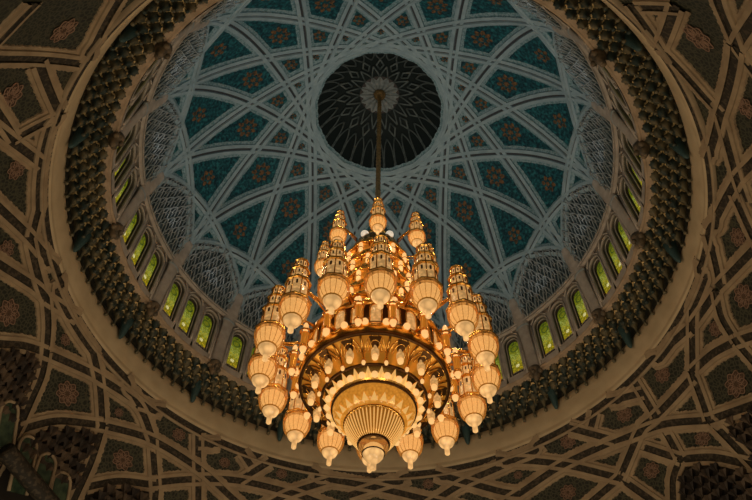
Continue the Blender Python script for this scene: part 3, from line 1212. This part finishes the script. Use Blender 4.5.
def tier(name, z0, z1, R0, R1, nl, turn=0.):
    """a drum of the core: wall, scalloped ledge, arched lamps round it"""
    t_ = MB()
    h = z1 - z0
    t_.lathe([(R0 * .98, z0), (R0 * 1.10, z0 + .06), (R0 * 1.12, z0 + .14), (R0, z0 + .2)], 64, 0)
    t_.lathe([(R0, z0 + .2), (R1, z1 - .18)], 64, 1)
    t_.lathe([(R1, z1 - .18), (R1 * 1.13, z1 - .12), (R1 * 1.14, z1 - .03), (R1 * .95, z1)], 64, 0)
    o = part(name, t_, ['gold', 'goldpanel'])
    R = (R0 + R1) / 2
    c = MB()
    z = z0 + .26
    c.lathe([(.0, z - .14), (.07, z - .12), (.09, z), (.08, z + .06)], 8, 1, c=(0, -R - .13))
    c.lathe([(.10, z + .06), (.11, z + .1), (.09, z + .12)], 8, 0, c=(0, -R - .13))
    c.lathe([(.085, z + .12), (.085, z + h * .42), (.04, z + h * .52), (.0, z + h * .55)], 8, 1, c=(0, -R - .13))
    k = part('arched_lamp', c, ['gold', 'bulb'], o, (0, 0, 0))
    s_ = MB()
    W = TAU / nl
    s_.tube([pol(W * (i / 8), R1 * 1.12 + .05, z1 - .1 - .16 * sin(pi * i / 8)) for i in range(9)], .04, 5)
    s_.tube([pol(W / 2, R + .02, z0 + .2), pol(W / 2, R + .02, z1 - .18)], .035, 5)
    s = part('scallop', s_, 'gold', o, (0, 0, 0))
    k.rotation_euler = s.rotation_euler = (0, 0, turn * W)
    for i in range(1, nl):
        dup(k, o, rz=(i + turn) * W); dup(s, o, rz=(i + turn) * W)
    return o


tier('core_drum', 17.2, 18.35, 1.58, 1.45, 16)
tier('core_drum', 18.35, 19.35, 1.30, 1.20, 14, .5)
tier('core_drum', 19.35, 20.3, 1.16, 1.12, 12)
tier('core_drum', 20.3, 21.2, 1.12, 1.10, 12, .5)
tier('core_drum', 21.2, 22.1, 1.10, 1.06, 12)
m = MB()
m.lathe([(1.05, 22.1), (1.16, 22.18), (1.06, 22.35), (.98, 22.7), (.86, 23.0), (.70, 23.18), (.52, 23.25), (.50, 23.6), (.58, 23.66), (.42, 23.8), (.30, 24.2), (.18, 24.5)], 64, 0, lobes=24, depth=.025)
cap = part('core_cap', m, 'gold')
b_ = None
for i in range(4):
    a = (i + .5) * TAU / 4
    if b_ is None:
        m = MB(); m.ball(pol(0, .70, 23.36), .17, 0, 12, 8)
        b_ = part('white_ball_lamp', m, 'white_lamp', cap, (0, 0, 0), a)
    else:
        dup(b_, cap, rz=a)


# the lanterns: gilt frame, pot-shaped globe with bright tip, three turrets, crown
def make_lantern():
    g = MB()
    g.lathe([(.46, -.02), (.505, .01), (.51, .06), (.47, .11), (.37, .13)], 8, 0, False)
    g.lathe([(.35, .92), (.42, .94), (.43, 1.0), (.37, 1.04), (.27, 1.06)], 8, 0, False)
    g.lathe([(.27, 1.54), (.33, 1.56), (.34, 1.61), (.28, 1.65), (.20, 1.66)], 8, 0, False)
    g.lathe([(.20, 2.05), (.25, 2.07), (.255, 2.11), (.2, 2.14)], 8, 0, False)
    g.lathe([(.47, -.10), (.48, -.06), (.47, -.02)], 24, 0)
    for i in range(8):
        a = TAU * (i + .5) / 8
        for r, z0, z1 in ((.365, .12, .93), (.285, 1.05, 1.55), (.215, 1.65, 2.06)):
            g.tube([pol(a, r, z0), pol(a, r, z1)], .022, 4, 0)
    for i in range(8):
        a = TAU * i / 8
        for r, z, s in ((.345, .74, .055), (.262, 1.40, .042), (.195, 1.92, .034)):
            g.box(pol(a, r, z), (s * 1.1, .03, s * 3), 1, a)
    fr_ = part('lantern', g, ['gold', 'golddark'])
    m = MB()
    m.lathe([(.475, 0), (.475, -.12), (.465, -.26), (.43, -.42), (.37, -.57), (.29, -.67), (.27, -.68)], 24, 0, True, lobes=8, depth=.012)
    m.build('globe', 'globe', fr_)
    m = MB()
    for i in range(16):
        a = TAU * (i + .5) / 16
        m.tube([pol(a, r + .004, z) for r, z in ((.472, -.02), (.472, -.12), (.465, -.26), (.43, -.42), (.37, -.57), (.29, -.67))], .008, 4)
    m.lathe([(.28, -.66), (.305, -.68), (.275, -.71)], 20)
    m.build('seam', 'amber', fr_)
    m = MB()
    m.lathe([(.30, -.04), (.39, -.12), (.40, -.26), (.36, -.42), (.29, -.55), (.2, -.63), (0, -.66)], 16)
    m.build('bulb', 'core', fr_)
    m = MB()
    m.lathe([(.28, -.66), (.27, -.73), (.23, -.82), (.16, -.89), (.10, -.93), (.085, -.97), (.085, -1.20), (.06, -1.23), (0, -1.24)], 18)
    m.build('globe_tip', 'globetip', fr_)
    for r, z0, z1 in ((.345, .1, .95), (.265, 1.04, 1.57), (.195, 1.64, 2.08)):
        m = MB()
        m.lathe([(r, z0), (r * .97, z1)], 16)
        m.build('turret', 'turret', fr_)
    m = MB()
    m.lathe([(.20, 2.12), (.18, 2.2), (.10, 2.28), (.04, 2.32), (.03, 2.38), (0, 2.40)], 12)
    m.build('crown', 'turret', fr_)
    return fr_


lan = make_lantern()
arm = MB()
arm.tube([(0, 1.35, 1.0), (0, 1.0, 1.08), (0, .6, 1.04), (0, .36, 1.0)], .05, 6)
arm.tube([(0, 1.35, .72), (0, .9, .92), (0, .4, .98)], .035, 6)
arm.build('arm', 'gold', lan)
first = True
for i in range(16):
    a = rad(2.0) + i * TAU / 16
    loc = pol(a, 3.57, 16.27 - CB)
    if first:
        lan.location = loc; lan.rotation_euler = (0, 0, a); first = False
    else:
        dup_tree(lan, ch, loc, a)
for i in range(8):
    a = i * TAU / 8 + rad(.5)
    dup_tree(lan, ch, pol(a, 2.08, 21.86 - CB), a, .69)

# ------------------------------------------------------------------ light
def lamp(kind, name, loc, energy, color, size=.3, target=None, spread=None):
    d = bpy.data.lights.new(name, kind)
    d.energy = energy
    d.color = color
    if kind == 'AREA':
        d.shape = 'DISK'
        d.size = size
        if spread:
            d.spread = spread
    else:
        d.shadow_soft_size = size
    o = bpy.data.objects.new(name, d)
    COL.objects.link(o)
    o.location = (loc[0], loc[1], loc[2] + EZ)
    if target:
        import mathutils
        v = mathutils.Vector(target) - mathutils.Vector(loc)
        o.rotation_euler = v.to_track_quat('-Z', 'Y').to_euler()
    return o


WARM = (1., .70, .42)
# extra points added between the lanterns to strengthen the chandelier's light
for i in range(8):
    a = (i + .5) * TAU / 8 + rad(13)
    lamp('POINT', 'chandelier_fill', pol(a, 3.2, 19.8), 70, WARM, .12)
# cove lights on the window ledge washing the dome
for i in range(16):
    a = (i + .5) * BAY
    lamp('AREA', 'cove_light', pol(a, 9.9, 27.6), 7, (.86, .95, 1.), .6, (0, 0, 34))

# unseen fill added above the chandelier, brightening the dome's near side most
for i in range(6):
    a = (i + .5) * TAU / 6
    lamp('AREA', 'dome_fill', pol(a, 1.15, 24.3), (31, 18, 7, 7, 18, 31)[i], (.84, .94, 1.), .4, pol(a, 6.0, 33))
# unseen fill lamps added low under the dome, brightening the vault and rim
for i in range(8):
    a = (i + .5) * TAU / 8
    lamp('AREA', 'low_fill', pol(a, 9.5, 1.5), 255, (1., .80, .54), 2., pol(a, 9.5, 20))
w = bpy.data.worlds.new('World')
SC.world = w
w.use_nodes = True
w.node_tree.nodes['Background'].inputs['Color'].default_value = (.02, .016, .012, 1)
w.node_tree.nodes['Background'].inputs['Strength'].default_value = 1.0

# ------------------------------------------------------------------ camera
import mathutils
cd = bpy.data.cameras.new('camera')
cam = bpy.data.objects.new('camera', cd)
COL.objects.link(cam)
p_, yaw, roll = rad(55.143), rad(-.13), rad(-1.1085)
cy, sy = cos(yaw), sin(yaw)
V = mathutils.Vector
Rv, Yv, Zv = V((cy, -sy, 0)), V((sy, cy, 0)), V((0, 0, 1))
Uv = Yv * -sin(p_) + Zv * cos(p_)
Fv = Yv * cos(p_) + Zv * sin(p_)
r2 = Rv * cos(roll) - Uv * sin(roll)
u2 = Rv * sin(roll) + Uv * cos(roll)
mt = mathutils.Matrix((r2, u2, -Fv)).transposed()
cam.matrix_world = mathutils.Matrix.Translation((0, -16, EZ)) @ mt.to_4x4()
cd.sensor_width = 36
cd.lens = 700 / 752 * 36
cd.clip_end = 300
SC.camera = cam

SC.cycles.use_denoising = True
SC.cycles.max_bounces = 6
SC.cycles.diffuse_bounces = 3
SC.cycles.glossy_bounces = 3
SC.cycles.sample_clamp_indirect = 3
vs_ = SC.view_settings
vs_.view_transform = 'Standard'
vs_.look = 'None'
vs_.gamma = 1
vs_.use_curve_mapping = False
vs_.exposure = 0.
